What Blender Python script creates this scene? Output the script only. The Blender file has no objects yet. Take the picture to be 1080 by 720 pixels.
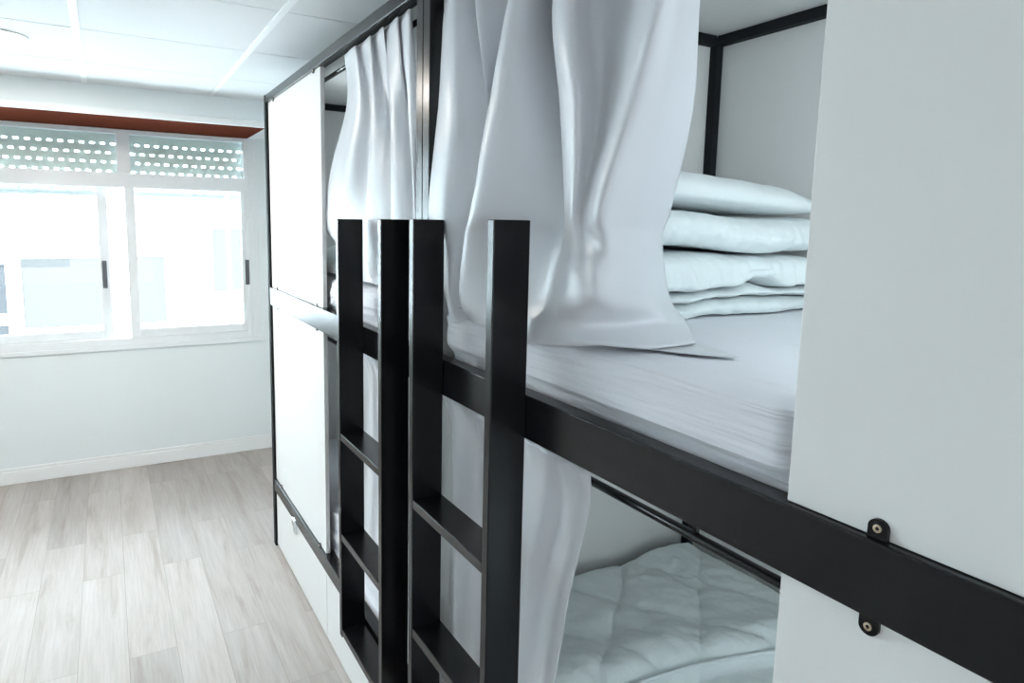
import bpy, bmesh, math, random
from mathutils import Vector, noise
random.seed(7)
S = bpy.context.scene
COL = S.collection

# ------------------------------------------------------------------ helpers
def tag(o, label=None, cat=None, group=None, kind=None):
    if label: o['label'] = label
    if cat: o['category'] = cat
    if group: o['group'] = group
    if kind: o['kind'] = kind
    return o

def empty(name, loc=(0, 0, 0), label=None, cat=None, group=None, kind=None):
    o = bpy.data.objects.new(name, None)
    o.empty_display_size = .1
    o.location = loc
    COL.objects.link(o)
    return tag(o, label, cat, group, kind)

def link(name, bm, mat, parent=None, smooth=False):
    me = bpy.data.meshes.new(name)
    bmesh.ops.recalc_face_normals(bm, faces=bm.faces[:])
    bm.to_mesh(me); bm.free()
    if mat: me.materials.append(mat)
    if smooth:
        for p in me.polygons: p.use_smooth = True
    o = bpy.data.objects.new(name, me)
    COL.objects.link(o)
    if parent is not None:
        o.parent = parent
        o.location = -Vector(parent_world(parent))
    return o

def parent_world(p):
    v = Vector(p.location)
    while p.parent is not None:
        p = p.parent; v = v + Vector(p.location)
    return v

def add_box(bm, x0, x1, y0, y1, z0, z1, bevel=0.0, seg=2):
    vs = [bm.verts.new((x, y, z)) for x in (x0, x1) for y in (y0, y1) for z in (z0, z1)]
    fs = [bm.faces.new([vs[i] for i in q]) for q in
          ((0, 1, 3, 2), (4, 6, 7, 5), (0, 4, 5, 1), (2, 3, 7, 6), (0, 2, 6, 4), (1, 5, 7, 3))]
    if bevel > 0:
        es = list({e for f in fs for e in f.edges})
        bmesh.ops.bevel(bm, geom=es, offset=bevel, segments=seg, profile=.5, affect='EDGES')

def box(name, x0, x1, y0, y1, z0, z1, mat, parent=None, bevel=.0015):
    bm = bmesh.new(); add_box(bm, x0, x1, y0, y1, z0, z1, bevel)
    return link(name, bm, mat, parent)

def boxes(name, lst, mat, parent=None, bevel=.0015):
    bm = bmesh.new()
    for b in lst: add_box(bm, *b, bevel)
    return link(name, bm, mat, parent)

def add_tube(bm, pts, r, n=12, cap=True):
    pts = [Vector(p) for p in pts]; rings = []
    for i, p in enumerate(pts):
        d = (pts[min(i + 1, len(pts) - 1)] - pts[max(i - 1, 0)]).normalized()
        u = d.cross(Vector((0, 0, 1)))
        if u.length < 1e-3: u = d.cross(Vector((1, 0, 0)))
        u.normalize(); v = d.cross(u)
        rings.append([bm.verts.new(p + r * (math.cos(a) * u + math.sin(a) * v))
                      for a in [2 * math.pi * k / n for k in range(n)]])
    for a, b in zip(rings, rings[1:]):
        for k in range(n): bm.faces.new((a[k], a[(k + 1) % n], b[(k + 1) % n], b[k]))
    if cap: bm.faces.new(rings[0][::-1]); bm.faces.new(rings[-1])

def tube(name, pts, r, mat, parent=None, n=14):
    bm = bmesh.new(); add_tube(bm, pts, r, n)
    return link(name, bm, mat, parent, True)

def fbm(x, y, z=0., o=4):
    return noise.fractal(Vector((x, y, z)), 1.0, 2.0, o)

def soft_box(x0, x1, y0, y1, z0, z1, r, n=(24, 60, 8), disp=None):
    """a rounded box on an even grid; disp(p, normal) gives an offset vector"""
    bm = bmesh.new()
    c = Vector(((x0 + x1) / 2, (y0 + y1) / 2, (z0 + z1) / 2))
    h = Vector(((x1 - x0) / 2, (y1 - y0) / 2, (z1 - z0) / 2))
    cache = {}
    def vert(i, j, k):
        key = (i, j, k)
        if key in cache: return cache[key]
        q = Vector((2 * i / n[0] - 1, 2 * j / n[1] - 1, 2 * k / n[2] - 1))
        p = Vector((q.x * h.x, q.y * h.y, q.z * h.z))
        inner = Vector([max(-(h[a] - r), min(h[a] - r, p[a])) for a in range(3)])
        d = p - inner
        nn = d.normalized() if d.length > 1e-9 else Vector((0, 0, 1))
        if d.length > 1e-9:
            p = inner + nn * min(r, max(abs(d.x), abs(d.y), abs(d.z)))
        p = p + c
        if disp: p = p + disp(p, nn)
        cache[key] = bm.verts.new(p)
        return cache[key]
    def quad(a, b, cc, d): bm.faces.new((vert(*a), vert(*b), vert(*cc), vert(*d)))
    X, Y, Z = n
    for i in range(X):
        for j in range(Y):
            for k in (0, Z): quad((i, j, k), (i + 1, j, k), (i + 1, j + 1, k), (i, j + 1, k))
    for i in range(X):
        for k in range(Z):
            for j in (0, Y): quad((i, j, k), (i + 1, j, k), (i + 1, j, k + 1), (i, j, k + 1))
    for j in range(Y):
        for k in range(Z):
            for i in (0, X): quad((i, j, k), (i, j + 1, k), (i, j + 1, k + 1), (i, j, k + 1))
    return bm

def cr(p0, p1, p2, p3, t):
    return .5 * (2 * p1 + (p2 - p0) * t + (2 * p0 - 5 * p1 + 4 * p2 - p3) * t * t + (3 * p1 - p0 - 3 * p2 + p3) * t ** 3)

def resample(row, k):
    row = [Vector(p) for p in row]; out = []
    n = len(row)
    for i in range(n - 1):
        a, b, c, d = row[max(i - 1, 0)], row[i], row[i + 1], row[min(i + 2, n - 1)]
        for s in range(k): out.append(cr(a, b, c, d, s / k))
    out.append(row[-1])
    return out

def sheet(name, grid, mat, parent=None, thick=.0018):
    bm = bmesh.new()
    vs = [[bm.verts.new(p) for p in row] for row in grid]
    for a, b in zip(vs, vs[1:]):
        for i in range(len(a) - 1): bm.faces.new((a[i], a[i + 1], b[i + 1], b[i]))
    o = link(name, bm, mat, parent, True)
    m = o.modifiers.new('thickness', 'SOLIDIFY'); m.thickness = thick; m.offset = 0
    return o

def draped(rows, ku=8, kv=10, wob=.0016):
    g = [resample(r, ku) for r in rows]
    cols = list(zip(*g)); cols = [resample(c, kv) for c in cols]
    g = [list(r) for r in zip(*cols)]
    for r in g:
        for p in r:
            p.x += wob * fbm(p.y * 14, p.z * 5, 3.1)
    return g

# ------------------------------------------------------------------ materials
def mat(name, color, rough=.5, metallic=0., spec=.5, bump=None, coat=0.):
    m = bpy.data.materials.new(name); m.use_nodes = True
    nt = m.node_tree; b = nt.nodes['Principled BSDF']
    b.inputs['Base Color'].default_value = (*color, 1)
    b.inputs['Roughness'].default_value = rough
    b.inputs['Metallic'].default_value = metallic
    b.inputs['Specular IOR Level'].default_value = spec
    if coat: b.inputs['Coat Weight'].default_value = coat
    if bump:
        sc, st, dist = bump
        tc = nt.nodes.new('ShaderNodeTexCoord'); tn = nt.nodes.new('ShaderNodeTexNoise')
        tn.inputs['Scale'].default_value = sc; tn.inputs['Detail'].default_value = 5
        bp = nt.nodes.new('ShaderNodeBump'); bp.inputs['Strength'].default_value = st
        bp.inputs['Distance'].default_value = dist
        nt.links.new(tc.outputs['Object'], tn.inputs['Vector'])
        nt.links.new(tn.outputs['Fac'], bp.inputs['Height'])
        nt.links.new(bp.outputs['Normal'], b.inputs['Normal'])
    return m

def cloth(name, color, trans=.25, rough=.75, sheen=.25, wr=(18, .25, .004), stretch=None, spec=.3):
    m = bpy.data.materials.new(name); m.use_nodes = True
    nt = m.node_tree; N = nt.nodes; L = nt.links
    b = N['Principled BSDF']; out = N['Material Output']
    b.inputs['Base Color'].default_value = (*color, 1)
    b.inputs['Roughness'].default_value = rough
    b.inputs['Sheen Weight'].default_value = sheen
    b.inputs['Specular IOR Level'].default_value = spec
    tc = N.new('ShaderNodeTexCoord'); tn = N.new('ShaderNodeTexNoise')
    tn.inputs['Scale'].default_value = wr[0]; tn.inputs['Detail'].default_value = 6
    bp = N.new('ShaderNodeBump'); bp.inputs['Strength'].default_value = wr[1]; bp.inputs['Distance'].default_value = wr[2]
    if stretch:
        mp = N.new('ShaderNodeMapping'); mp.inputs['Scale'].default_value = stretch
        tn.inputs['Detail'].default_value = 3; tn.inputs['Distortion'].default_value = .4
        L.new(tc.outputs['Object'], mp.inputs['Vector']); L.new(mp.outputs[0], tn.inputs['Vector'])
    else:
        L.new(tc.outputs['Object'], tn.inputs['Vector'])
    L.new(tn.outputs['Fac'], bp.inputs['Height'])
    L.new(bp.outputs['Normal'], b.inputs['Normal'])
    if trans > 0:
        t = N.new('ShaderNodeBsdfTranslucent'); t.inputs['Color'].default_value = (*color, 1)
        L.new(bp.outputs['Normal'], t.inputs['Normal'])
        mx = N.new('ShaderNodeMixShader'); mx.inputs['Fac'].default_value = trans
        L.new(b.outputs[0], mx.inputs[1]); L.new(t.outputs[0], mx.inputs[2]); L.new(mx.outputs[0], out.inputs['Surface'])
    return m

def floor_mat():
    m = bpy.data.materials.new('oak_vinyl_planks'); m.use_nodes = True
    nt = m.node_tree; N = nt.nodes; L = nt.links; b = N['Principled BSDF']
    tc = N.new('ShaderNodeTexCoord')
    rot = N.new('ShaderNodeMapping'); rot.inputs['Rotation'].default_value = (0, 0, math.pi / 2)
    L.new(tc.outputs['Object'], rot.inputs['Vector'])
    br = N.new('ShaderNodeTexBrick')
    br.inputs['Scale'].default_value = 1.0; br.inputs['Brick Width'].default_value = 1.22
    br.inputs['Row Height'].default_value = .182; br.inputs['Mortar Size'].default_value = .0012
    br.inputs['Mortar Smooth'].default_value = .3; br.offset = .37
    br.inputs['Color1'].default_value = (0, 0, 0, 1); br.inputs['Color2'].default_value = (1, 1, 1, 1)
    br.inputs['Mortar'].default_value = (.5, .5, .5, 1)
    L.new(rot.outputs[0], br.inputs['Vector'])
    # each plank gets its own shift of the grain
    vm = N.new('ShaderNodeVectorMath'); vm.operation = 'MULTIPLY'; vm.inputs[1].default_value = (7.3, 11.1, 3.7)
    L.new(br.outputs['Color'], vm.inputs[0])
    ad = N.new('ShaderNodeVectorMath'); ad.operation = 'ADD'
    L.new(tc.outputs['Object'], ad.inputs[0]); L.new(vm.outputs[0], ad.inputs[1])
    mp = N.new('ShaderNodeMapping'); mp.inputs['Scale'].default_value = (9, .8, 1)
    L.new(ad.outputs[0], mp.inputs['Vector'])
    n1 = N.new('ShaderNodeTexNoise'); n1.inputs['Scale'].default_value = 1.6; n1.inputs['Detail'].default_value = 9
    n1.inputs['Roughness'].default_value = .65; n1.inputs['Distortion'].default_value = .6
    L.new(mp.outputs[0], n1.inputs['Vector'])
    mp2 = N.new('ShaderNodeMapping'); mp2.inputs['Scale'].default_value = (70, 3.0, 1)
    L.new(ad.outputs[0], mp2.inputs['Vector'])
    n2 = N.new('ShaderNodeTexNoise'); n2.inputs['Scale'].default_value = 1.5; n2.inputs['Detail'].default_value = 4
    L.new(mp2.outputs[0], n2.inputs['Vector'])
    r1 = N.new('ShaderNodeValToRGB')
    e = r1.color_ramp.elements
    e[0].position = .30; e[0].color = FLOOR_A
    e[1].position = .68; e[1].color = FLOOR_C
    k = r1.color_ramp.elements.new(.46); k.color = FLOOR_B
    L.new(n1.outputs['Fac'], r1.inputs['Fac'])
    mx = N.new('ShaderNodeMix'); mx.data_type = 'RGBA'; mx.blend_type = 'MULTIPLY'; mx.inputs['Factor'].default_value = .25
    r2 = N.new('ShaderNodeValToRGB'); r2.color_ramp.elements[0].position = .3; r2.color_ramp.elements[0].color = (.62, .60, .58, 1)
    r2.color_ramp.elements[1].position = .62; r2.color_ramp.elements[1].color = (1, 1, 1, 1)
    L.new(n2.outputs['Fac'], r2.inputs['Fac'])
    L.new(r1.outputs['Color'], mx.inputs['A']); L.new(r2.outputs['Color'], mx.inputs['B'])
    # plank to plank tone
    mr = N.new('ShaderNodeMapRange'); mr.inputs['To Min'].default_value = .88; mr.inputs['To Max'].default_value = 1.06
    L.new(br.outputs['Color'], mr.inputs['Value'])
    mul = N.new('ShaderNodeVectorMath'); mul.operation = 'SCALE'
    L.new(mx.outputs['Result'], mul.inputs[0]); L.new(mr.outputs[0], mul.inputs['Scale'])
    # seams
    sm = N.new('ShaderNodeMix'); sm.data_type = 'RGBA'; sm.inputs['B'].default_value = (.22, .19, .16, 1)
    sf = N.new('ShaderNodeMath'); sf.operation = 'MULTIPLY'; sf.inputs[1].default_value = .55
    L.new(br.outputs['Fac'], sf.inputs[0]); L.new(sf.outputs[0], sm.inputs['Factor']); L.new(mul.outputs[0], sm.inputs['A'])
    L.new(sm.outputs['Result'], b.inputs['Base Color'])
    b.inputs['Roughness'].default_value = .5; b.inputs['Specular IOR Level'].default_value = .12
    bp = N.new('ShaderNodeBump'); bp.inputs['Strength'].default_value = .12; bp.inputs['Distance'].default_value = .002
    L.new(n2.outputs['Fac'], bp.inputs['Height']); L.new(bp.outputs['Normal'], b.inputs['Normal'])
    return m

def glass_mat():
    m = bpy.data.materials.new('window_glass'); m.use_nodes = True
    nt = m.node_tree; N = nt.nodes; L = nt.links
    N.remove(N['Principled BSDF']); out = N['Material Output']
    t = N.new('ShaderNodeBsdfTransparent'); t.inputs['Color'].default_value = (.95, .98, .97, 1)
    g = N.new('ShaderNodeBsdfGlossy'); g.inputs['Roughness'].default_value = .02
    f = N.new('ShaderNodeFresnel'); f.inputs['IOR'].default_value = 1.25
    mx = N.new('ShaderNodeMixShader')
    L.new(f.outputs[0], mx.inputs['Fac']); L.new(t.outputs[0], mx.inputs[1]); L.new(g.outputs[0], mx.inputs[2])
    L.new(mx.outputs[0], out.inputs['Surface'])
    return m

def emit(name, color, s):
    m = bpy.data.materials.new(name); m.use_nodes = True
    nt = m.node_tree; b = nt.nodes['Principled BSDF']
    b.inputs['Base Color'].default_value = (*color, 1)
    b.inputs['Emission Color'].default_value = (*color, 1); b.inputs['Emission Strength'].default_value = s
    return m
# curtain folds: rows from the rod to the hem, points along each row
UPPER_NEAR = [
    [ (0.807,1.579,2.385), (0.805,1.502,2.385), (0.826,1.473,2.385), (0.803,1.397,2.385), (0.829,1.334,2.385), (0.791,1.198,2.385), (0.796,1.155,2.385), (0.833,1.180,2.385), (0.796,1.067,2.385), (0.789,0.979,2.385), (0.810,1.003,2.385), (0.815,0.948,2.385), (0.794,0.790,2.385), (0.810,0.788,2.385), (0.824,0.784,2.385) ],
    [ (0.775,1.579,2.358), (0.770,1.502,2.337), (0.830,1.473,2.339), (0.765,1.397,2.307), (0.840,1.334,2.303), (0.730,1.198,2.248), (0.745,1.155,2.239), (0.850,1.180,2.263), (0.745,1.067,2.215), (0.725,0.979,2.188), (0.785,1.003,2.204), (0.800,0.948,2.192), (0.740,0.790,2.139), (0.785,0.788,2.147), (0.825,0.784,2.152) ],
    [ (0.755,1.576,2.090), (0.750,1.460,2.073), (0.820,1.391,2.070), (0.775,1.357,2.061), (0.840,1.381,2.071), (0.715,1.248,2.041), (0.725,1.159,2.029), (0.840,1.109,2.034), (0.750,1.039,2.015), (0.725,0.957,2.002), (0.772,0.964,2.007), (0.778,0.940,2.004), (0.738,0.840,1.987), (0.795,0.828,1.991), (0.875,0.833,1.999) ],
    [ (0.744,1.605,1.844), (0.753,1.506,1.842), (0.810,1.405,1.842), (0.785,1.394,1.842), (0.840,1.416,1.843), (0.700,1.289,1.838), (0.735,1.192,1.837), (0.800,1.070,1.837), (0.765,1.035,1.836), (0.735,0.972,1.834), (0.752,0.966,1.835), (0.748,0.945,1.834), (0.728,0.879,1.833), (0.820,0.897,1.835), (0.940,0.935,1.839) ],
    [ (0.758,1.598,1.759), (0.757,1.496,1.762), (0.810,1.435,1.764), (0.790,1.414,1.765), (0.840,1.440,1.764), (0.710,1.337,1.766), (0.752,1.232,1.769), (0.785,1.077,1.774), (0.765,1.037,1.775), (0.745,0.979,1.776), (0.756,0.962,1.777), (0.752,0.930,1.778), (0.755,0.893,1.779), (0.855,0.927,1.778), (0.965,0.978,1.777) ],
    [ (0.765,1.541,1.614), (0.765,1.498,1.618), (0.810,1.469,1.619), (0.800,1.466,1.620), (0.820,1.448,1.621), (0.728,1.391,1.630), (0.753,1.253,1.644), (0.775,1.106,1.658), (0.738,1.007,1.669), (0.724,0.945,1.676), (0.728,0.910,1.680), (0.745,0.890,1.681), (0.815,0.911,1.676), (0.905,0.947,1.669), (1.030,1.016,1.657) ],
    [ (0.780,1.531,1.544), (0.778,1.489,1.550), (0.800,1.449,1.554), (0.800,1.444,1.555), (0.810,1.428,1.557), (0.765,1.385,1.565), (0.755,1.214,1.589), (0.757,1.084,1.607), (0.757,1.024,1.616), (0.764,0.980,1.621), (0.795,0.963,1.622), (0.840,0.956,1.620), (0.900,0.948,1.618), (0.960,0.946,1.615), (1.030,0.965,1.608) ],
    [ (0.770,1.480,1.588), (0.770,1.444,1.586), (0.770,1.395,1.586), (0.770,1.371,1.586), (0.770,1.348,1.586), (0.770,1.334,1.586), (0.760,1.186,1.558), (0.760,1.096,1.564), (0.760,1.032,1.573), (0.760,0.973,1.583), (0.774,0.935,1.590), (0.801,0.902,1.590), (0.831,0.868,1.590), (0.887,0.864,1.590), (0.952,0.868,1.590) ],
    [ (0.792,1.492,1.580), (0.792,1.456,1.578), (0.792,1.407,1.578), (0.792,1.383,1.578), (0.792,1.360,1.578), (0.792,1.346,1.578), (0.782,1.198,1.550), (0.782,1.108,1.556), (0.782,1.044,1.565), (0.782,0.985,1.575), (0.796,0.947,1.582), (0.823,0.914,1.582), (0.853,0.880,1.582), (0.909,0.876,1.582), (0.974,0.880,1.582) ],
    [ (0.820,1.510,1.579), (0.820,1.474,1.577), (0.820,1.425,1.577), (0.820,1.401,1.577), (0.820,1.378,1.577), (0.820,1.364,1.577), (0.810,1.216,1.549), (0.810,1.126,1.555), (0.810,1.062,1.564), (0.810,1.003,1.574), (0.824,0.965,1.581), (0.837,0.908,1.581), (0.868,0.845,1.581), (0.904,0.791,1.581), (0.943,0.760,1.581) ],
]
UPPER_FAR = [
    [ (0.774,2.388,2.388), (0.762,2.244,2.388), (0.780,2.247,2.388), (0.762,2.097,2.388), (0.780,2.122,2.388), (0.762,1.982,2.388), (0.780,2.023,2.388), (0.762,1.863,2.388), (0.784,1.942,2.388), (0.764,1.793,2.388), (0.774,1.792,2.388) ],
    [ (0.790,2.416,2.225), (0.775,2.247,2.200), (0.800,2.185,2.193), (0.770,2.094,2.177), (0.790,2.045,2.172), (0.800,2.014,2.169), (0.770,1.931,2.154), (0.785,1.878,2.148), (0.800,1.864,2.147), (0.770,1.801,2.135), (0.780,1.757,2.130) ],
    [ (0.783,2.601,1.999), (0.755,2.325,1.980), (0.795,2.192,1.975), (0.765,2.118,1.969), (0.775,2.032,1.964), (0.790,1.957,1.960), (0.760,1.906,1.955), (0.770,1.841,1.952), (0.790,1.804,1.951), (0.765,1.760,1.947), (0.775,1.743,1.946) ],
    [ (0.787,2.715,1.795), (0.755,2.408,1.796), (0.780,2.171,1.798), (0.760,2.134,1.798), (0.765,2.023,1.799), (0.780,1.932,1.800), (0.757,1.898,1.800), (0.765,1.828,1.800), (0.780,1.773,1.801), (0.765,1.745,1.801), (0.770,1.724,1.801) ],
    [ (0.800,2.555,1.696), (0.780,2.334,1.660), (0.790,2.201,1.668), (0.770,2.164,1.670), (0.775,2.051,1.676), (0.790,1.957,1.681), (0.767,1.923,1.684), (0.775,1.852,1.687), (0.790,1.794,1.691), (0.775,1.767,1.692), (0.780,1.745,1.693) ],
    [ (0.800,2.555,1.590), (0.800,2.334,1.590), (0.800,2.201,1.590), (0.800,2.164,1.590), (0.800,2.051,1.590), (0.800,1.957,1.590), (0.800,1.923,1.590), (0.800,1.852,1.590), (0.800,1.794,1.590), (0.800,1.767,1.590), (0.800,1.745,1.590) ],
]
CAM = [[0.87296, -0.487489, 0.017181], [-0.047986, -0.120874, -0.991507], [0.485426, 0.864722, -0.12891]]
SKY = 11.0; SUN = 10.0; EXPO = 0.68
LAMPS = []
DOWN = 22
REAR = (2.6, 1.5, 18)
BUNK = ((2.05, .0, 6.6), (.98, .05, 3.2), (2.1, 2.9, 1.4), (1.0, 3.1, .45))
# ------------------------------------------------------------------ palette
FLOOR_A = (.375, .325, .29, 1); FLOOR_B = (.45, .41, .382, 1); FLOOR_C = (.50, .47, .45, 1)
M_WALL = mat('pale_wall_paint', (.80, .845, .855), .6, bump=(60, .05, .002))
M_WHITE = mat('white_paint', (.86, .87, .87), .5)
M_TILE = mat('mineral_ceiling_tile', (.77, .78, .785), .9, bump=(220, .15, .002))
M_GAP = mat('ceiling_gap_shadow_metal', (.55, .56, .56), .7)
M_FLOOR = floor_mat()
M_BROWN = mat('brown_painted_board', (.13, .036, .022), .9, spec=0., bump=(12, .1, .002))
M_ALU = mat('white_lacquered_aluminium', (.82, .845, .86), .35)
M_SHUT = mat('grey_green_shutter_slat', (.66, .69, .655), .5)
M_BAR = mat('grey_shutter_bar', (.42, .43, .43), .6)
M_GLASS = glass_mat()
M_GREY = mat('dark_grey_plastic', (.10, .105, .12), .5)
M_BLACK = mat('black_powder_coat', (.0065, .0070, .0085), .24, spec=.32)
M_MATT = mat('matt_black_coat', (.012, .014, .017), .75, spec=.2)
M_PANEL = mat('white_melamine_board', (.80, .795, .785), .42, bump=(70, .03, .001))
M_EDGE = mat('grey_board_edge', (.62, .64, .64), .5)
M_STEEL = mat('chromed_steel', (.75, .77, .80), .22, 1.)
M_SCREW = mat('brass_screw', (.60, .50, .36), .35, .9)
M_HOLE = mat('screw_recess', (.02, .02, .02), .6)
M_CURT = cloth('silver_grey_polyester', (.70, .715, .755), .05, .36, .3, (6, .12, .006), None, .6)
M_SHEET = cloth('white_cotton_sheet', (.80, .81, .86), 0, .8, .2, (1, .9, .02), (5, 1.3, 34))
M_DUVET = cloth('white_quilt_cotton', (.80, .86, .875), 0, .8, .25, (16, .6, .012))
M_PILLOW = cloth('white_pillow_cotton', (.82, .87, .885), 0, .8, .25, (12, .5, .012))
M_SEAM = cloth('white_cotton_piping', (.74, .80, .82), 0, .8, .2)
M_FACADE = mat('sunlit_white_render', (.82, .82, .81), .8)
M_BLIND = mat('facade_blind', (.061, .056, .053), .8, spec=.1)
M_PANE = mat('facade_dark_glass', (.034, .034, .036), .7, spec=.1)

# ------------------------------------------------------------------ room
XL, XR, YB, YW = -2.7, 1.93, -2.4, 5.29
ZC = 2.575
YBEAM = 4.61
bm = bmesh.new(); add_box(bm, XL - .2, XR + .2, YB - .2, YW + .3, -.12, 0)
tag(link('floor', bm, M_FLOOR), kind='structure')

# ceiling: mineral tiles lying in a metal grid, one mesh with a backing
PITCH = .686
bm = bmesh.new()
add_box(bm, XL - .2, XR + .2, YB - .2, YW + .3, ZC + .022, ZC + .14)
ix0, ix1 = -4, 3
for i in range(ix0, ix1 + 1):
    x0 = -.068 + i * PITCH; x1 = x0 + PITCH
    for j in range(-9, 2):
        y0 = 3.325 + j * PITCH; y1 = y0 + PITCH
        a, b_, c, d = max(x0, XL) + .004, min(x1, XR) - .004, max(y0, YB) + .003, min(y1, YBEAM + .01) - .003
        if b_ - a > .05 and d - c > .05:
            add_box(bm, a, b_, c, d, ZC + .001, ZC + .021, .0025, 1)
tag(link('ceiling', bm, M_TILE), kind='structure')
bm = bmesh.new()
for i in range(ix0, ix1 + 1):
    x = -.068 + i * PITCH
    if XL < x < XR: add_box(bm, x - .014, x + .014, YB, YBEAM - .004, ZC - .004, ZC + .008, .001, 1)
tag(link('trim_1', bm, M_WHITE), kind='structure')

bm = bmesh.new()
wx0, wx1, wz0, wz1 = -2.45, 1.02, .90, 2.404
add_box(bm, XL, wx0, YW, YW + .28, 0, 2.7)
add_box(bm, wx1, XR, YW, YW + .28, 0, 2.7)
add_box(bm, wx0, wx1, YW, YW + .28, 0, wz0)
add_box(bm, wx0, wx1, YW, YW + .28, wz1, 2.7)
tag(link('wall_back', bm, M_WALL), kind='structure')
for nm, b in (('wall_left', (XL - .15, XL, YB, YW + .28, 0, 2.7)), ('wall_right', (XR, XR + .15, YB, YW + .28, 0, 2.7)),
              ('wall_front', (XL - .15, XR + .15, YB - .15, YB, 0, 2.7))):
    bm = bmesh.new(); add_box(bm, *b); tag(link(nm, bm, M_WALL), kind='structure')
# skirting with a stepped top
bm = bmesh.new()
add_box(bm, XL, XR, YW - .014, YW, 0, .088, .003); add_box(bm, XL, XR, YW - .009, YW, .088, .112, .004)
tag(link('baseboard_back', bm, M_WHITE), kind='structure')
# beam of the old facade in front of the glazed bay, brown board under it
bm = bmesh.new()
add_box(bm, XL, XR, YBEAM, YW, 2.412, 2.62)
tag(link('trim_2', bm, M_WALL), kind='structure')
tag(box('trim_3', XL, XR, YBEAM - .012, YBEAM + .012, 2.404, 2.444, M_WHITE, None, .003), kind='structure')
tag(box('trim_4', XL, .955, YBEAM + .012, YW - .001, 2.4045, 2.4125, M_BROWN), kind='structure')
tag(box('trim_5', .958, 1.02, YBEAM + .012, YW - .001, 2.4045, 2.4125, M_ALU), kind='structure')
# window board / sill
tag(box('trim_6', wx0 - .02, wx1 + .02, YW - .014, YW + .02, .872, .902, M_ALU, None, .003), kind='structure')

# ------------------------------------------------------------------ window
win = empty('window_1', (-.7, YW, .9), kind='structure')
yf0, yf1 = YW + .0, YW + .10
fr = [(.925, 1.02, yf0, yf1, .90, 2.404), (-2.45, -2.37, yf0, yf1, .90, 2.404),
      (-2.37, .925, yf0, yf1, 2.377, 2.404), (-2.37, .925, yf0, yf0 + .010, 2.012, 2.112), (-2.37, .925, yf0 + .0105, yf1, 2.056, 2.112), (-2.37, .925, yf0, yf1, .902, .952),
      (.09, .172, yf0, yf1, 2.112, 2.377), (-.83, -.75, yf0, yf1, 2.112, 2.377), (-1.66, -1.58, yf0, yf1, 2.112, 2.377)]
boxes('frame', fr, M_ALU, win, .002)
boxes('jamb_ridge', [(.952, .962, yf0 - .006, yf0 + .001, .905, 2.40), (.985, .992, yf0 - .006, yf0 + .001, .905, 2.40)], M_ALU, win, .001)
def sash(x0, x1, y, sl, sr, hx):
    z0, z1 = .953, 2.0545
    s = boxes('sash', [(x0, x0 + sl, y, y + .035, z0, z1), (x1 - sr, x1, y, y + .035, z0, z1),
                       (x0 + sl, x1 - sr, y, y + .035, z0, z0 + .058), (x0 + sl, x1 - sr, y, y + .035, z1 - .0425, z1)], M_ALU, win, .002)
    g = box('pane', x0 + sl, x1 - sr, y + .015, y + .020, z0 + .058, z1 - .0425, M_GLASS, s, 0)
    if hx is not None:
        h = box('handle', hx - .015, hx + .015, y - .013, y + .001, 1.31, 1.503, M_GREY, s, .004)
        tag(h, 'dark grey recessed pull')
sash(-.86, .017, YW + .052, .065, .062, -.020)
sash(.126, .958, YW + .012, .064, .06, .934)
sash(-1.62, -.80, YW + .012, .064, .06, None)
sash(-2.40, -1.58, YW + .052, .064, .06, None)
for x0, x1 in ((.172, .925), (-.75, .09), (-1.58, -.83), (-2.37, -1.66)):
    box('top_pane', x0, x1, YW + .04, YW + .045, 2.112, 2.377, M_GLASS, win, 0)

# perforated roller shutters behind the top lights, slots are real holes
def shutter(x0, x1, zb, label):
    y = YW + .135
    root = empty('roller_shutter', ((x0 + x1) / 2, y, zb), label, 'shutter', 'perforated roller shutters above the window')
    bm = bmesh.new()
    sw, sh, hp = .0285, .0145, .0625
    rows, allz = [], []
    zlow = zb + .026
    for k in range(0, 6):
        allz.append((2.0 + .0632 * k, k))
    zcur = zlow
    for zc, k in allz:
        if zc - sh / 2 <= zcur: continue
        if zc + sh / 2 > 2.42: break
        # solid strip below the row
        rows.append((zcur, zc - sh / 2, None)); rows.append((zc - sh / 2, zc + sh / 2, k)); zcur = zc + sh / 2
    rows.append((zcur, 2.44, None))
    def bar(a, b, c, d):
        add_box(bm, a, b, y, y + .008, c, d)
    for za, zb_, k in rows:
        if k is None:
            bar(x0, x1, za, zb_)
        else:
            x = x0; c = x0 + (.045 if k % 2 else .014)
            while c + sw < x1:
                if c - x > 1e-4: bar(x, c, za, zb_)
                x = c + sw; c += hp
            if x1 - x > 1e-4: bar(x, x1, za, zb_)
    link('slat_curtain', bm, M_SHUT, root)
    b = box('bottom_bar', x0, x1, y - .004, y + .012, zb, zlow, M_BAR, root, .003)
    boxes('guide_channel', [(x0 - .022, x0 - .002, y - .012, y + .02, .96, 2.44)], M_ALU, root, .001)
    boxes('guide_channel', [(x1 + .002, x1 + .022, y - .012, y + .02, .96, 2.44)], M_ALU, root, .001)
    return root
box('screen_stile', .80, .835, YW + .101, YW + .115, .955, 2.05, M_ALU, win, .002)
shutter(-.80, .100, 1.950, 'grey perforated roller shutter behind the left window, pulled nearly up')
shutter(.165, .945, 1.958, 'grey perforated roller shutter behind the right window, next to the bunks')

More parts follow.
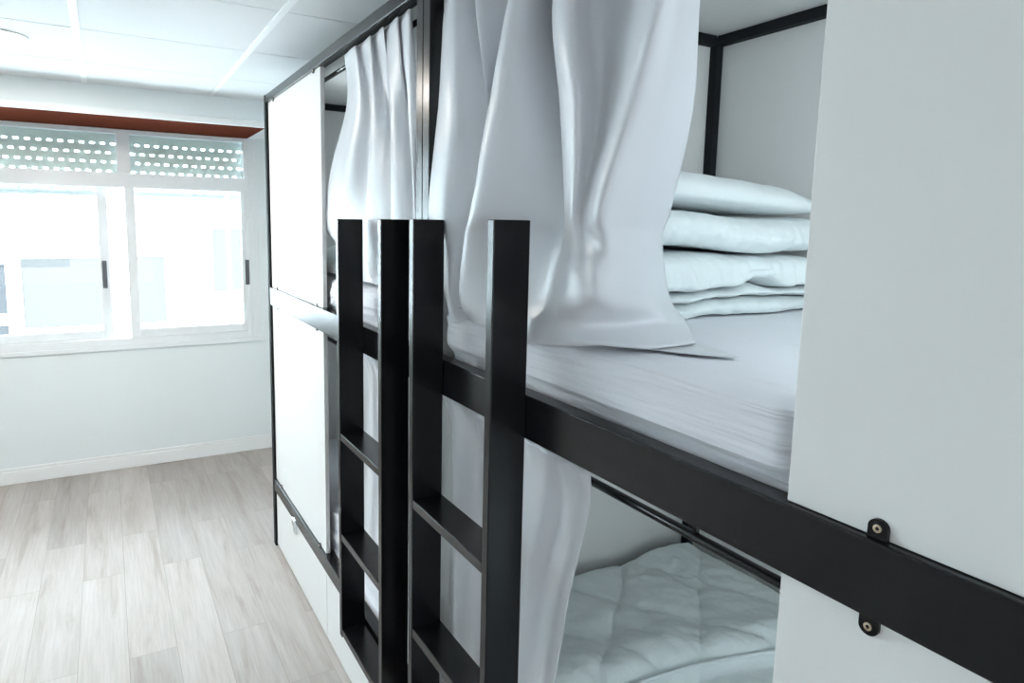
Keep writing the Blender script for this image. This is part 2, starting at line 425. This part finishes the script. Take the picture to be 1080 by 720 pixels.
# ------------------------------------------------------------------ house across the street
house = empty('apartment_building', (0, 15, -6), 'white sunlit apartment block seen through the window', 'building')
boxes('facade', [(-14, 16, 15, 18, -9, 12)], M_FACADE, house, 0)
boxes('balcony_slab', [(-9, -.9, 14.2, 15, 1.55, 1.95), (-9, -.9, 14.2, 15, -1.5, -1.1)], M_FACADE, house, .01)
boxes('cornice', [(-14, 16, 14.85, 15, 2.0, 2.12)], M_FACADE, house, .01)
for (x0, x1, z0, z1, mm) in ((-1.42, .0, -.30, 1.02, M_BLIND), (.42, 1.02, -.30, 1.05, M_BLIND), (1.95, 2.6, .3, 1.62, M_BLIND), (-2.6, -1.66, .0, .92, M_PANE), (-2.8, -1.66, -.75, -.22, M_PANE),
                         (-5.2, -4.0, .1, 1.40, M_BLIND), (4.2, 5.2, .1, 1.4, M_BLIND)):
    w = boxes('window_surround', [(x0 - .07, x1 + .07, 14.96, 15, z0 - .07, z0), (x0 - .07, x1 + .07, 14.96, 15, z1, z1 + .07),
                                  (x0 - .07, x0, 14.96, 15, z0, z1), (x1, x1 + .07, 14.96, 15, z0, z1)], M_FACADE, house, 0)
    box('shutter' if mm is M_BLIND else 'dark_pane', x0, x1, 14.985, 15.0, z0, z1, mm, w, 0)

# ------------------------------------------------------------------ ceiling lamp
def downlight(x, y, label):
    o = empty('downlight', (x, y, ZC - .006), label, 'ceiling light')
    bm = bmesh.new()
    n = 40
    prof = [(.112, ZC + .001), (.112, ZC - .004), (.106, ZC - .007), (.098, ZC - .006)]
    rings = [[bm.verts.new((x + r * math.cos(2 * math.pi * k / n), y + r * math.sin(2 * math.pi * k / n), z)) for k in range(n)] for r, z in prof]
    for a, b in zip(rings, rings[1:]):
        for k in range(n): bm.faces.new((a[k], a[(k + 1) % n], b[(k + 1) % n], b[k]))
    link('trim_ring', bm, M_WHITE, o, True)
    bm = bmesh.new()
    c = bm.verts.new((x, y, ZC - .0065)); rr = [bm.verts.new((x + .099 * math.cos(2 * math.pi * k / n), y + .099 * math.sin(2 * math.pi * k / n), ZC - .0055)) for k in range(n)]
    for k in range(n): bm.faces.new((c, rr[k], rr[(k + 1) % n]))
    link('diffuser', bm, M_LAMP, o)
M_LAMP = emit('lit_diffuser', (1, .99, .97), 6.0)
downlight(-.365, 3.62, 'round white downlight set in the tiled ceiling')

# ------------------------------------------------------------------ bunk beds
D = .746
def bracket(bed, y, z, up):
    """small black fixing tab screwed on a board"""
    bm = bmesh.new()
    s = 1 if up else -1; hw = .0115; n = 10
    pts = [(-hw, -.004), (hw, -.004), (hw, .015)]
    pts += [(hw * math.cos(a), .015 + hw * .9 * math.sin(a)) for a in [math.pi * k / n for k in range(1, n)]]
    pts += [(-hw, .015)]
    a = [bm.verts.new((D + .0075, y + p, z + s * q)) for p, q in pts]
    b = [bm.verts.new((D + .0125, y + p, z + s * q)) for p, q in pts]
    bm.faces.new(a); bm.faces.new(b[::-1])
    for k in range(len(pts)): bm.faces.new((a[k], a[(k + 1) % len(pts)], b[(k + 1) % len(pts)], b[k]))
    t = link('bracket', bm, M_BLACK, bed)
    bm = bmesh.new(); zc = z + s * .0145; n = 16
    R = [(.0048, .0072), (.0048, .0058), (.0026, .0054), (.0022, .0072)]
    rings = [[bm.verts.new((D + xx, y + r * math.cos(2 * math.pi * k / n), zc + r * math.sin(2 * math.pi * k / n))) for k in range(n)] for r, xx in R]
    for p, q in zip(rings, rings[1:]):
        for k in range(n): bm.faces.new((p[k], p[(k + 1) % n], q[(k + 1) % n], q[k]))
    link('screw', bm, M_SCREW, t)

def bunk(y0, y1, panel, label):
    """y0 near end, y1 far end, panel = (ya, yb) span of the closed front"""
    o = empty('bunk_bed', ((D + 1.82) / 2, (y0 + y1) / 2, 0), label, 'bunk bed', 'black framed bunk beds')
    XBK = 1.78
    far_end = panel[1] > (y0 + y1) / 2
    for ya in (y0, y1 - .041):
        cap = far_end and ya > y0
        box('post', D, D + .04, ya, ya + .041, 0, 2.44, M_MATT if cap else M_BLACK, o, .002)
    for ya in (y0 + .006, y1 - .046):
        box('post', XBK, XBK + .03, ya, ya + .03, 0, 2.42, M_MATT, o, .002)
    a, b = y0 + .041, y1 - .041
    tag(box('top_rail', D, D + .04, a, b, 2.400, 2.438, M_BLACK, o, .002))
    tag(box('middle_rail', D, D + .04, a, b, 1.357, 1.450, M_BLACK, o, .003))
    tag(box('lower_rail', D, D + .04, a, b, .327, .390, M_BLACK, o, .002))
    for z in (2.394, 1.32, .33):
        box('back_rail', XBK, XBK + .03, y0 + .036, y1 - .046, z, z + .031, M_MATT, o, .002)
    for ya in (y0 + .006, y1 - .046):
        box('end_rail', D + .04, XBK, ya, ya + .03, 2.394, 2.425, M_MATT, o, .002)
    box('roof_board', D + .041, XBK + .045, y0, y1, 2.4255, 2.44, M_PANEL, o, .001)
    box('back_board', XBK + .031, XBK + .045, y0, y1, .02, 2.425, M_PANEL, o, .001)
    box('end_board', D + .041, XBK + .03, y1 - .0155, y1, .02, 2.425, M_PANEL, o, .001)
    box('end_board', D + .041, XBK + .03, y0, y0 + .0055, .02, 2.425, M_PANEL, o, .001)
    box('bed_base', D + .042, XBK - .001, y0 + .042, y1 - .047, 1.350, 1.365, M_PANEL, o, .001)
    box('bed_base', D + .042, XBK - .001, y0 + .042, y1 - .047, .335, .362, M_PANEL, o, .001)
    pa, pb = panel
    box('front_panel', D + .0125, D + .030, pa, pb, 1.451, 2.399, M_PANEL, o, .001)
    box('front_panel', D + .0125, D + .030, pa, pb, .391, 1.356, M_PANEL, o, .001)
    ys = (2.641,) if far_end else (.53,)
    cuts = [a + .001] + list(ys) + [b - .001]
    for k, (c0, c1) in enumerate(zip(cuts, cuts[1:])):
        d = box('drawer_front', D + .010, D + .028, c0 + .0045, c1 - .0045, .012, .325, M_PANEL, o, .0015)
        if far_end and k == 1:
            yc = 3.165
            bmh = bmesh.new()
            add_box(bmh, D - .006, D + .0095, yc - .026, yc + .026, .300, .338, .003)
            add_box(bmh, D - .001, D + .0095, yc - .022, yc + .022, .262, .303, .003)
            link('latch', bmh, M_STEEL, d)
    for z, up in ((1.449, True), (1.358, False), (.389, True), (2.401, False)):
        for yy in ((2.735, 3.47) if far_end else (.403, -.30)):
            bracket(o, yy, z + (.012 if z > 2.3 else (-.012 if up else .012) if far_end else 0), up)
    for z in (2.374, 1.303):
        r = tube('curtain_rod', [(D + .066, a + .002, z), (D + .066, b - .002, z)], .0085, M_BLACK, o)
        for ys_ in ((.715, 1.35) if not far_end else (2.0, 2.4)):
            box('rod_hanger', D + .061, D + .071, ys_ - .003, ys_ + .003, z + .006, z + (.047 if z < 2 else .026), M_BLACK, o, .001)
    return o
bunk(1.652, 3.640, (2.648, 3.598), 'far bunk bed beside the window, white panel on its far half')
bunk(-.43, 1.6505, (-.388, .522), 'near bunk bed with the folded bedding, white panel at right foreground')

# ------------------------------------------------------------------ ladders
def ladder(yn, yf, label):
    o = empty('ladder', (.70, (yn + yf) / 2, .345), label, 'ladder', 'black bunk ladders')
    for ya in (yn, yf - .025):
        box('upright', .6595, D - .001, ya, ya + .025, .345, 1.81, M_BLACK, o, .0022)
    for z in (1.09, .732, .376):
        box('rung', .661, D - .002, yn + .025, yf - .025, z - .025, z, M_BLACK, o, .0022)
    return o
ladder(1.733, 2.147, 'black flat rung ladder hooked on the far bunk, nearer the window')
ladder(1.121, 1.536, 'black flat rung ladder hooked on the near bunk, in front of the long curtain')

# ------------------------------------------------------------------ curtains
tag(sheet('curtain', draped(UPPER_NEAR, 8, 10), M_CURT), 'large silvery grey curtain hanging over the near upper bunk, hem on its mattress', 'curtain', 'bunk curtains')
tag(sheet('curtain', draped(UPPER_FAR, 8, 10), M_CURT), 'silvery grey curtain on the far upper bunk, pulled beside the post', 'curtain', 'bunk curtains')

def low_curtain(y0t, y1t, y0b, y1b, nf, amp, seed, label):
    rows = 60; cols = 180; g = []
    for r in range(rows + 1):
        t = r / rows; row = []
        for c in range(cols + 1):
            u = c / cols
            pin = math.exp(-(t / .09) ** 2)
            y = (y0t + (y0b - y0t) * t ** .8) * (1 - u) + (y1t + (y1b - y1t) * t) * u
            w = u + .04 * fbm(u * 3, t * .8, seed)
            f = math.sin(2 * math.pi * nf * w) + .45 * math.sin(2 * math.pi * nf * 2.3 * w + 1.3 + seed)
            x = D + .064 - .024 * pin + amp * f * (1 - .7 * pin) * (.25 + .75 * min(1, t * 4)) * (1 - .45 * t)
            x += .003 * pin * math.sin(2 * math.pi * nf * 5.2 * u + seed) + .012 * math.sin(math.pi * t) * fbm(u * 2.2, t * 1.7, seed + 5)
            x += -.012 * math.exp(-((t - .015) / .02) ** 2) * .3
            x -= .024 * math.exp(-(u / .22) ** 2) * min(1, max(0, t - .06) * 3)
            z = 1.338 - (1.338 - .607) * t
            row.append(Vector((x, y, z)))
        g.append(row)
    return tag(sheet('curtain', g, M_CURT), label, 'curtain', 'bunk curtains')
low_curtain(.948, 1.60, 1.075, 1.60, 2.1, .016, 2.0, 'silvery grey curtain on the near lower bunk, behind the front ladder')
low_curtain(1.70, 2.36, 1.70, 2.40, 3.0, .016, 7.0, 'silvery grey curtain on the far lower bunk, seen through the rear ladder')

# ------------------------------------------------------------------ mattresses and bedding
def sheet_disp(x0, amp):
    def f(p, n):
        d = Vector((0, 0, 0))
        if n.x < -.2:
            s = fbm(p.y * 1.3, p.z * 22, x0) * .6 + fbm(p.y * 3.2 + p.z * 9, p.z * 34, x0 + 4) * .4
            d.x += max(-.0095, -amp * s * min(1, -n.x * 1.3))
            if p.z > 1.44:                       # the sheeted side swells over the rail
                k = max(0, min(1, (p.z - 1.460) / .022)) * max(0, min(1, (p.y - .528) / .03, (2.638 - p.y) / .03)); d.x -= .020 * k * k * (3 - 2 * k)
        if n.y < -.3 or n.y > .3: d.y += .5 * amp * fbm(p.x * 3, p.z * 18, 2)
        if n.z > .5: d.z += .35 * amp * fbm(p.x * 5, p.y * 3, 1.)
        return d
    return f
def mattress(y0, y1, z0, z1, label, seed):
    bm = soft_box(D + .052, 1.772, y0, y1, z0, z1, .034, (30, 140, 18), sheet_disp(seed, .015))
    o = link('mattress', bm, M_SHEET, None, True)
    return tag(o, label, 'mattress', 'bunk mattresses')
mattress(-.36, 1.585, 1.366, 1.576, 'white sheeted mattress of the near upper bunk, under the folded duvets', 1.7)
mattress(1.70, 3.575, 1.366, 1.576, 'white sheeted mattress of the far upper bunk', 5.1)
mattress(-.36, 1.585, .364, .588, 'white mattress of the near lower bunk under a quilted duvet', 9.2)
mattress(1.70, 3.575, .364, .590, 'white sheeted mattress of the far lower bunk', 3.3)

def slab(name, x0, x1, prof, nx, wav, m, seed, ribs=.010):
    """closed profile in Y-Z swept along X: rounded folds, pinched grooves"""
    bm = bmesh.new(); rings = []
    pr = [Vector((0, a, b)) for a, b in prof]
    n = len(pr); fine = []
    for i in range(n):
        for s in range(6):
            fine.append(cr(pr[i - 1], pr[i], pr[(i + 1) % n], pr[(i + 2) % n], s / 6))
    cy = sum(p.y for p in fine) / len(fine); cz = sum(p.z for p in fine) / len(fine)
    for i in range(nx + 1):
        u = i / nx; x = x0 + (x1 - x0) * u
        e = min(u, 1 - u); sq = min(1, (e / .07)); sq = math.sqrt(max(0, 1 - (1 - sq) ** 2)); sq = .35 + .65 * sq
        ring = []
        for p in fine:
            dy, dz = wav(x, p.y, p.z)
            q = Vector((x, cy + (p.y - cy) * (.9 + .1 * sq) + dy, cz + (p.z - cz) * sq + dz))
            q.y += .010 * fbm(x * 5, q.z * 14, seed) + ribs * fbm(x * 27, q.z * 7, seed + 2)
            q.z += .004 * fbm(x * 8, q.y * 8, seed + 9)
            ring.append(bm.verts.new(q))
        rings.append(ring)
    k = len(fine)
    for a, b in zip(rings, rings[1:]):
        for j in range(k): bm.faces.new((a[j], a[(j + 1) % k], b[(j + 1) % k], b[j]))
    bm.faces.new(rings[0][::-1]); bm.faces.new(rings[-1])
    return link(name, bm, m, None, True)

YF = 1.135
def none(x, y, z): return 0, 0
# lower duvet: folds from the mattress up, open edge wandering on the front
def w_low(x, y, z):
    fr = max(0, min(1, (1.30 - y) / .12))
    lip = math.exp(-((z - 1.668) / .022) ** 2) * fr
    s = .030 * math.exp(-((x - 1.45) / .07) ** 2) - .006 * math.exp(-((x - 1.53) / .05) ** 2)
    g = math.exp(-((z - 1.625) / .02) ** 2) * fr
    return -.004 * lip * math.sin(x * 22), -.014 * max(0, (x - 1.25) / .5) * max(0, min(1, (z - 1.69) / .04)) + lip * (s - .004) + .006 * g * math.sin(x * 9 + 1)
prof = [(1.56, 1.584), (1.30, 1.584), (1.165, 1.583), (YF + .006, 1.588), (YF + .002, 1.604), (1.165, 1.617), (1.21, 1.6205), (1.165, 1.623), (YF - .002, 1.630),
        (YF + .004, 1.641), (1.17, 1.648), (1.215, 1.6505), (1.165, 1.653), (YF - .022, 1.661), (YF - .018, 1.690), (YF - .004, 1.722), (1.18, 1.738), (1.30, 1.742), (1.56, 1.742), (1.585, 1.66)]
tag(slab('folded_duvet', .96, 1.765, prof, 120, w_low, M_DUVET, 1.0), 'lower white duvet of the stack, folded with a wavy open edge on the mattress', 'duvet', 'folded duvets on the near upper bunk')
def w_up(x, y, z):
    fr = max(0, min(1, (1.36 - y) / .15))
    return -.012 * fr * math.sin(x * 14 + .5), -.014 * max(0, (x - 1.25) / .5) + .006 * math.sin(x * 12) * fr
prof = [(1.56, 1.756), (1.30, 1.755), (1.18, 1.751), (YF + .002, 1.756), (YF - .018, 1.785), (YF + .002, 1.820), (1.20, 1.838), (1.35, 1.842), (1.55, 1.84), (1.585, 1.79)]
tag(slab('folded_duvet', .96, 1.765, prof, 120, w_up, M_DUVET, 4.0), 'upper white duvet of the stack, one thick roll directly under the pillow', 'duvet', 'folded duvets on the near upper bunk')
# pillow: domed cushion with pinched ends
def pillow(x0, x1, y0, y1, z0, h, label, seed, slope=0., group=None, pinch=.30):
    bm = bmesh.new(); n = 44
    top, bot = [], []
    cx, cy = (x0 + x1) / 2, (y0 + y1) / 2
    for i in range(n + 1):
        rt, rb = [], []
        for j in range(n + 1):
            u, v = 2 * i / n - 1, 2 * j / n - 1
            k = (1 - u ** 4) ** .6 * (1 - v ** 4) ** .6
            x = cx + u * (x1 - x0) / 2 * (1 - .05 * v * v); y = cy + v * (y1 - y0) / 2 * (1 - .05 * u * u)
            zz = z0 + slope * u
            wr = .006 * fbm(x * 7, y * 7, seed) + .0035 * fbm(x * 26, y * 5, seed + 3) * (1 - k)
            p = Vector((x, y, zz + h * (pinch + (1 - pinch) * k) + wr)); q = Vector((x, y, zz + h * pinch - h * (pinch - .02) * k))
            edge = i in (0, n) or j in (0, n)
            vt = bm.verts.new(p); rt.append(vt); rb.append(vt if edge else bm.verts.new(q))
        top.append(rt); bot.append(rb)
    for i in range(n):
        for j in range(n):
            bm.faces.new((top[i][j], top[i + 1][j], top[i + 1][j + 1], top[i][j + 1]))
            f = (bot[i][j], bot[i][j + 1], bot[i + 1][j + 1], bot[i + 1][j])
            if len(set(f)) == 4:
                try: bm.faces.new(f)
                except ValueError: pass
    o = link('pillow', bm, M_PILLOW, None, True)
    return tag(o, label, 'pillow', group)
pillow(1.02, 1.765, 1.14, 1.585, 1.846, .092, 'white pillow lying on top of the folded duvets', 3., -.018)
pillow(.80, 1.25, 2.40, 3.02, 1.580, .14, 'white pillow on the far upper mattress beside the curtain', 8., 0., None, .10)

# quilted duvet on the near lower bunk
def fold_y(x): return 1.030 + .17 * (1.52 - x) + .022 * math.sin((x - 1.0) * 6)
def quilt(p, n):
    d = Vector((0, 0, 0))
    if n.z > .05:
        x, y = p.x, p.y
        xx = x + .02 * fbm(x * 3, y * 3, 1); yy = y + .02 * fbm(x * 3, y * 3, 7)
        u = (xx * .68 - yy * .73 + .155) / .234; v = (xx * .85 + yy * .53 - 1.832) / .234
        su, sv = abs(math.sin(math.pi * u)), abs(math.sin(math.pi * v))
        puff = min(su ** .35, 1) * min(sv ** .35, 1)
        seam = math.exp(-(min(su, sv) / .16) ** 2)
        z = .024 * puff + .009 * fbm(x * 4, y * 4, 3) + (.005 + .006 * seam) * fbm(x * 18 + y * 6, y * 16, 5)
        f = y - fold_y(x)
        step = 1 / (1 + math.exp(-f / .012))
        z += -.052 * (1 - step) + .018 * math.exp(-((f - .07) / .06) ** 2)
        d.z += z * n.z
    if n.x < -.3: d.x += -.006 * fbm(p.y * 4, p.z * 20, 2)
    return d
bm = soft_box(.835, 1.765, -.30, 1.592, .596, .690, .045, (150, 290, 6), quilt)
q = tag(link('quilted_duvet', bm, M_DUVET, None, True), 'white diamond quilted duvet spread on the near lower bunk', 'duvet')
bm = bmesh.new()
pts = []
for i in range(60):
    x = .88 + (1.72 - .88) * i / 59
    pts.append((x, fold_y(x) - .010, .690 + .002))
add_tube(bm, pts, .0055, 10)
link('piping', bm, M_SEAM, q, True)

# ------------------------------------------------------------------ origins of top-level meshes to their base
for o in list(COL.objects):
    if o.type == 'MESH' and o.parent is None and o.get('kind') != 'structure':
        vs = [v.co for v in o.data.vertices]
        b = Vector(((min(v.x for v in vs) + max(v.x for v in vs)) / 2, (min(v.y for v in vs) + max(v.y for v in vs)) / 2, min(v.z for v in vs)))
        for v in o.data.vertices: v.co -= b
        for ch in o.children: ch.location = ch.location - b
        o.location = b

# ------------------------------------------------------------------ light
w = bpy.data.worlds.new('sky'); S.world = w; w.use_nodes = True
bg = w.node_tree.nodes['Background']
bg.inputs['Color'].default_value = (.69, .85, 1.0, 1); bg.inputs['Strength'].default_value = SKY
sun = bpy.data.lights.new('sun', 'SUN'); sun.energy = SUN; sun.angle = math.radians(.6); sun.color = (1, .97, .92)
so = bpy.data.objects.new('sun', sun); COL.objects.link(so)
so.rotation_euler = Vector((.35, 1, -.9)).to_track_quat('-Z', 'Y').to_euler()
def lamp(x, y, sx, sy, e):
    l = bpy.data.lights.new('ceiling_lamp', 'AREA'); l.shape = 'RECTANGLE'; l.size = sx; l.size_y = sy; l.energy = e; l.color = (1, .98, .95)
    o = bpy.data.objects.new('ceiling_lamp', l); COL.objects.link(o); o.location = (x, y, ZC - .02)
for a in LAMPS: lamp(*a)
l = bpy.data.lights.new('downlight_lamp', 'AREA'); l.shape = 'DISK'; l.size = .19; l.energy = DOWN; l.color = (1, .93, .84)
o = bpy.data.objects.new('downlight_lamp', l); COL.objects.link(o); o.location = (-.365, 3.62, ZC - .012)
l = bpy.data.lights.new('rear_fill_light', 'AREA'); l.shape = 'RECTANGLE'; l.size, l.size_y, l.energy = REAR; l.color = (.93, .97, 1)  # added fill light behind the camera, no window is built there
o = bpy.data.objects.new('rear_fill_light', l); COL.objects.link(o); o.location = (-.6, YB + .02, 1.45); o.rotation_euler = (math.pi / 2, 0, 0)
# added unseen fill lights to brighten the bunk interiors, behind their closed front panels
for z, yl, e in BUNK:
    l = bpy.data.lights.new('bunk_fill_light', 'AREA'); l.shape = 'RECTANGLE'; l.size = .4; l.size_y = .3; l.energy = e; l.color = (.82, .96, 1)
    o = bpy.data.objects.new('bunk_fill_light', l); COL.objects.link(o); o.location = (D + .08, yl, z)
    o.rotation_euler = Vector((1, .04 if yl < 1 else -.1, -.03)).to_track_quat('-Z', 'Z').to_euler()

# ------------------------------------------------------------------ camera
cam = bpy.data.cameras.new('camera'); cam.sensor_width = 36; cam.sensor_fit = 'HORIZONTAL'
cam.lens = 699.606 / 1080 * 36
cam.shift_x = (540 - 505.085) / 1080; cam.shift_y = (327.486 - 360) / 1080
cam.clip_start = .02
co = bpy.data.objects.new('camera', cam); COL.objects.link(co)
from mathutils import Matrix
r = Vector(CAM[0]); dn = Vector(CAM[1]); fw = Vector(CAM[2])
co.matrix_world = Matrix(((r.x, -dn.x, -fw.x, 0), (r.y, -dn.y, -fw.y, 0), (r.z, -dn.z, -fw.z, 1.8), (0, 0, 0, 1)))
S.camera = co
S.view_settings.view_transform = 'Standard'; S.view_settings.look = 'None'
S.view_settings.gamma = 1; S.view_settings.use_curve_mapping = False
S.view_settings.exposure = EXPO
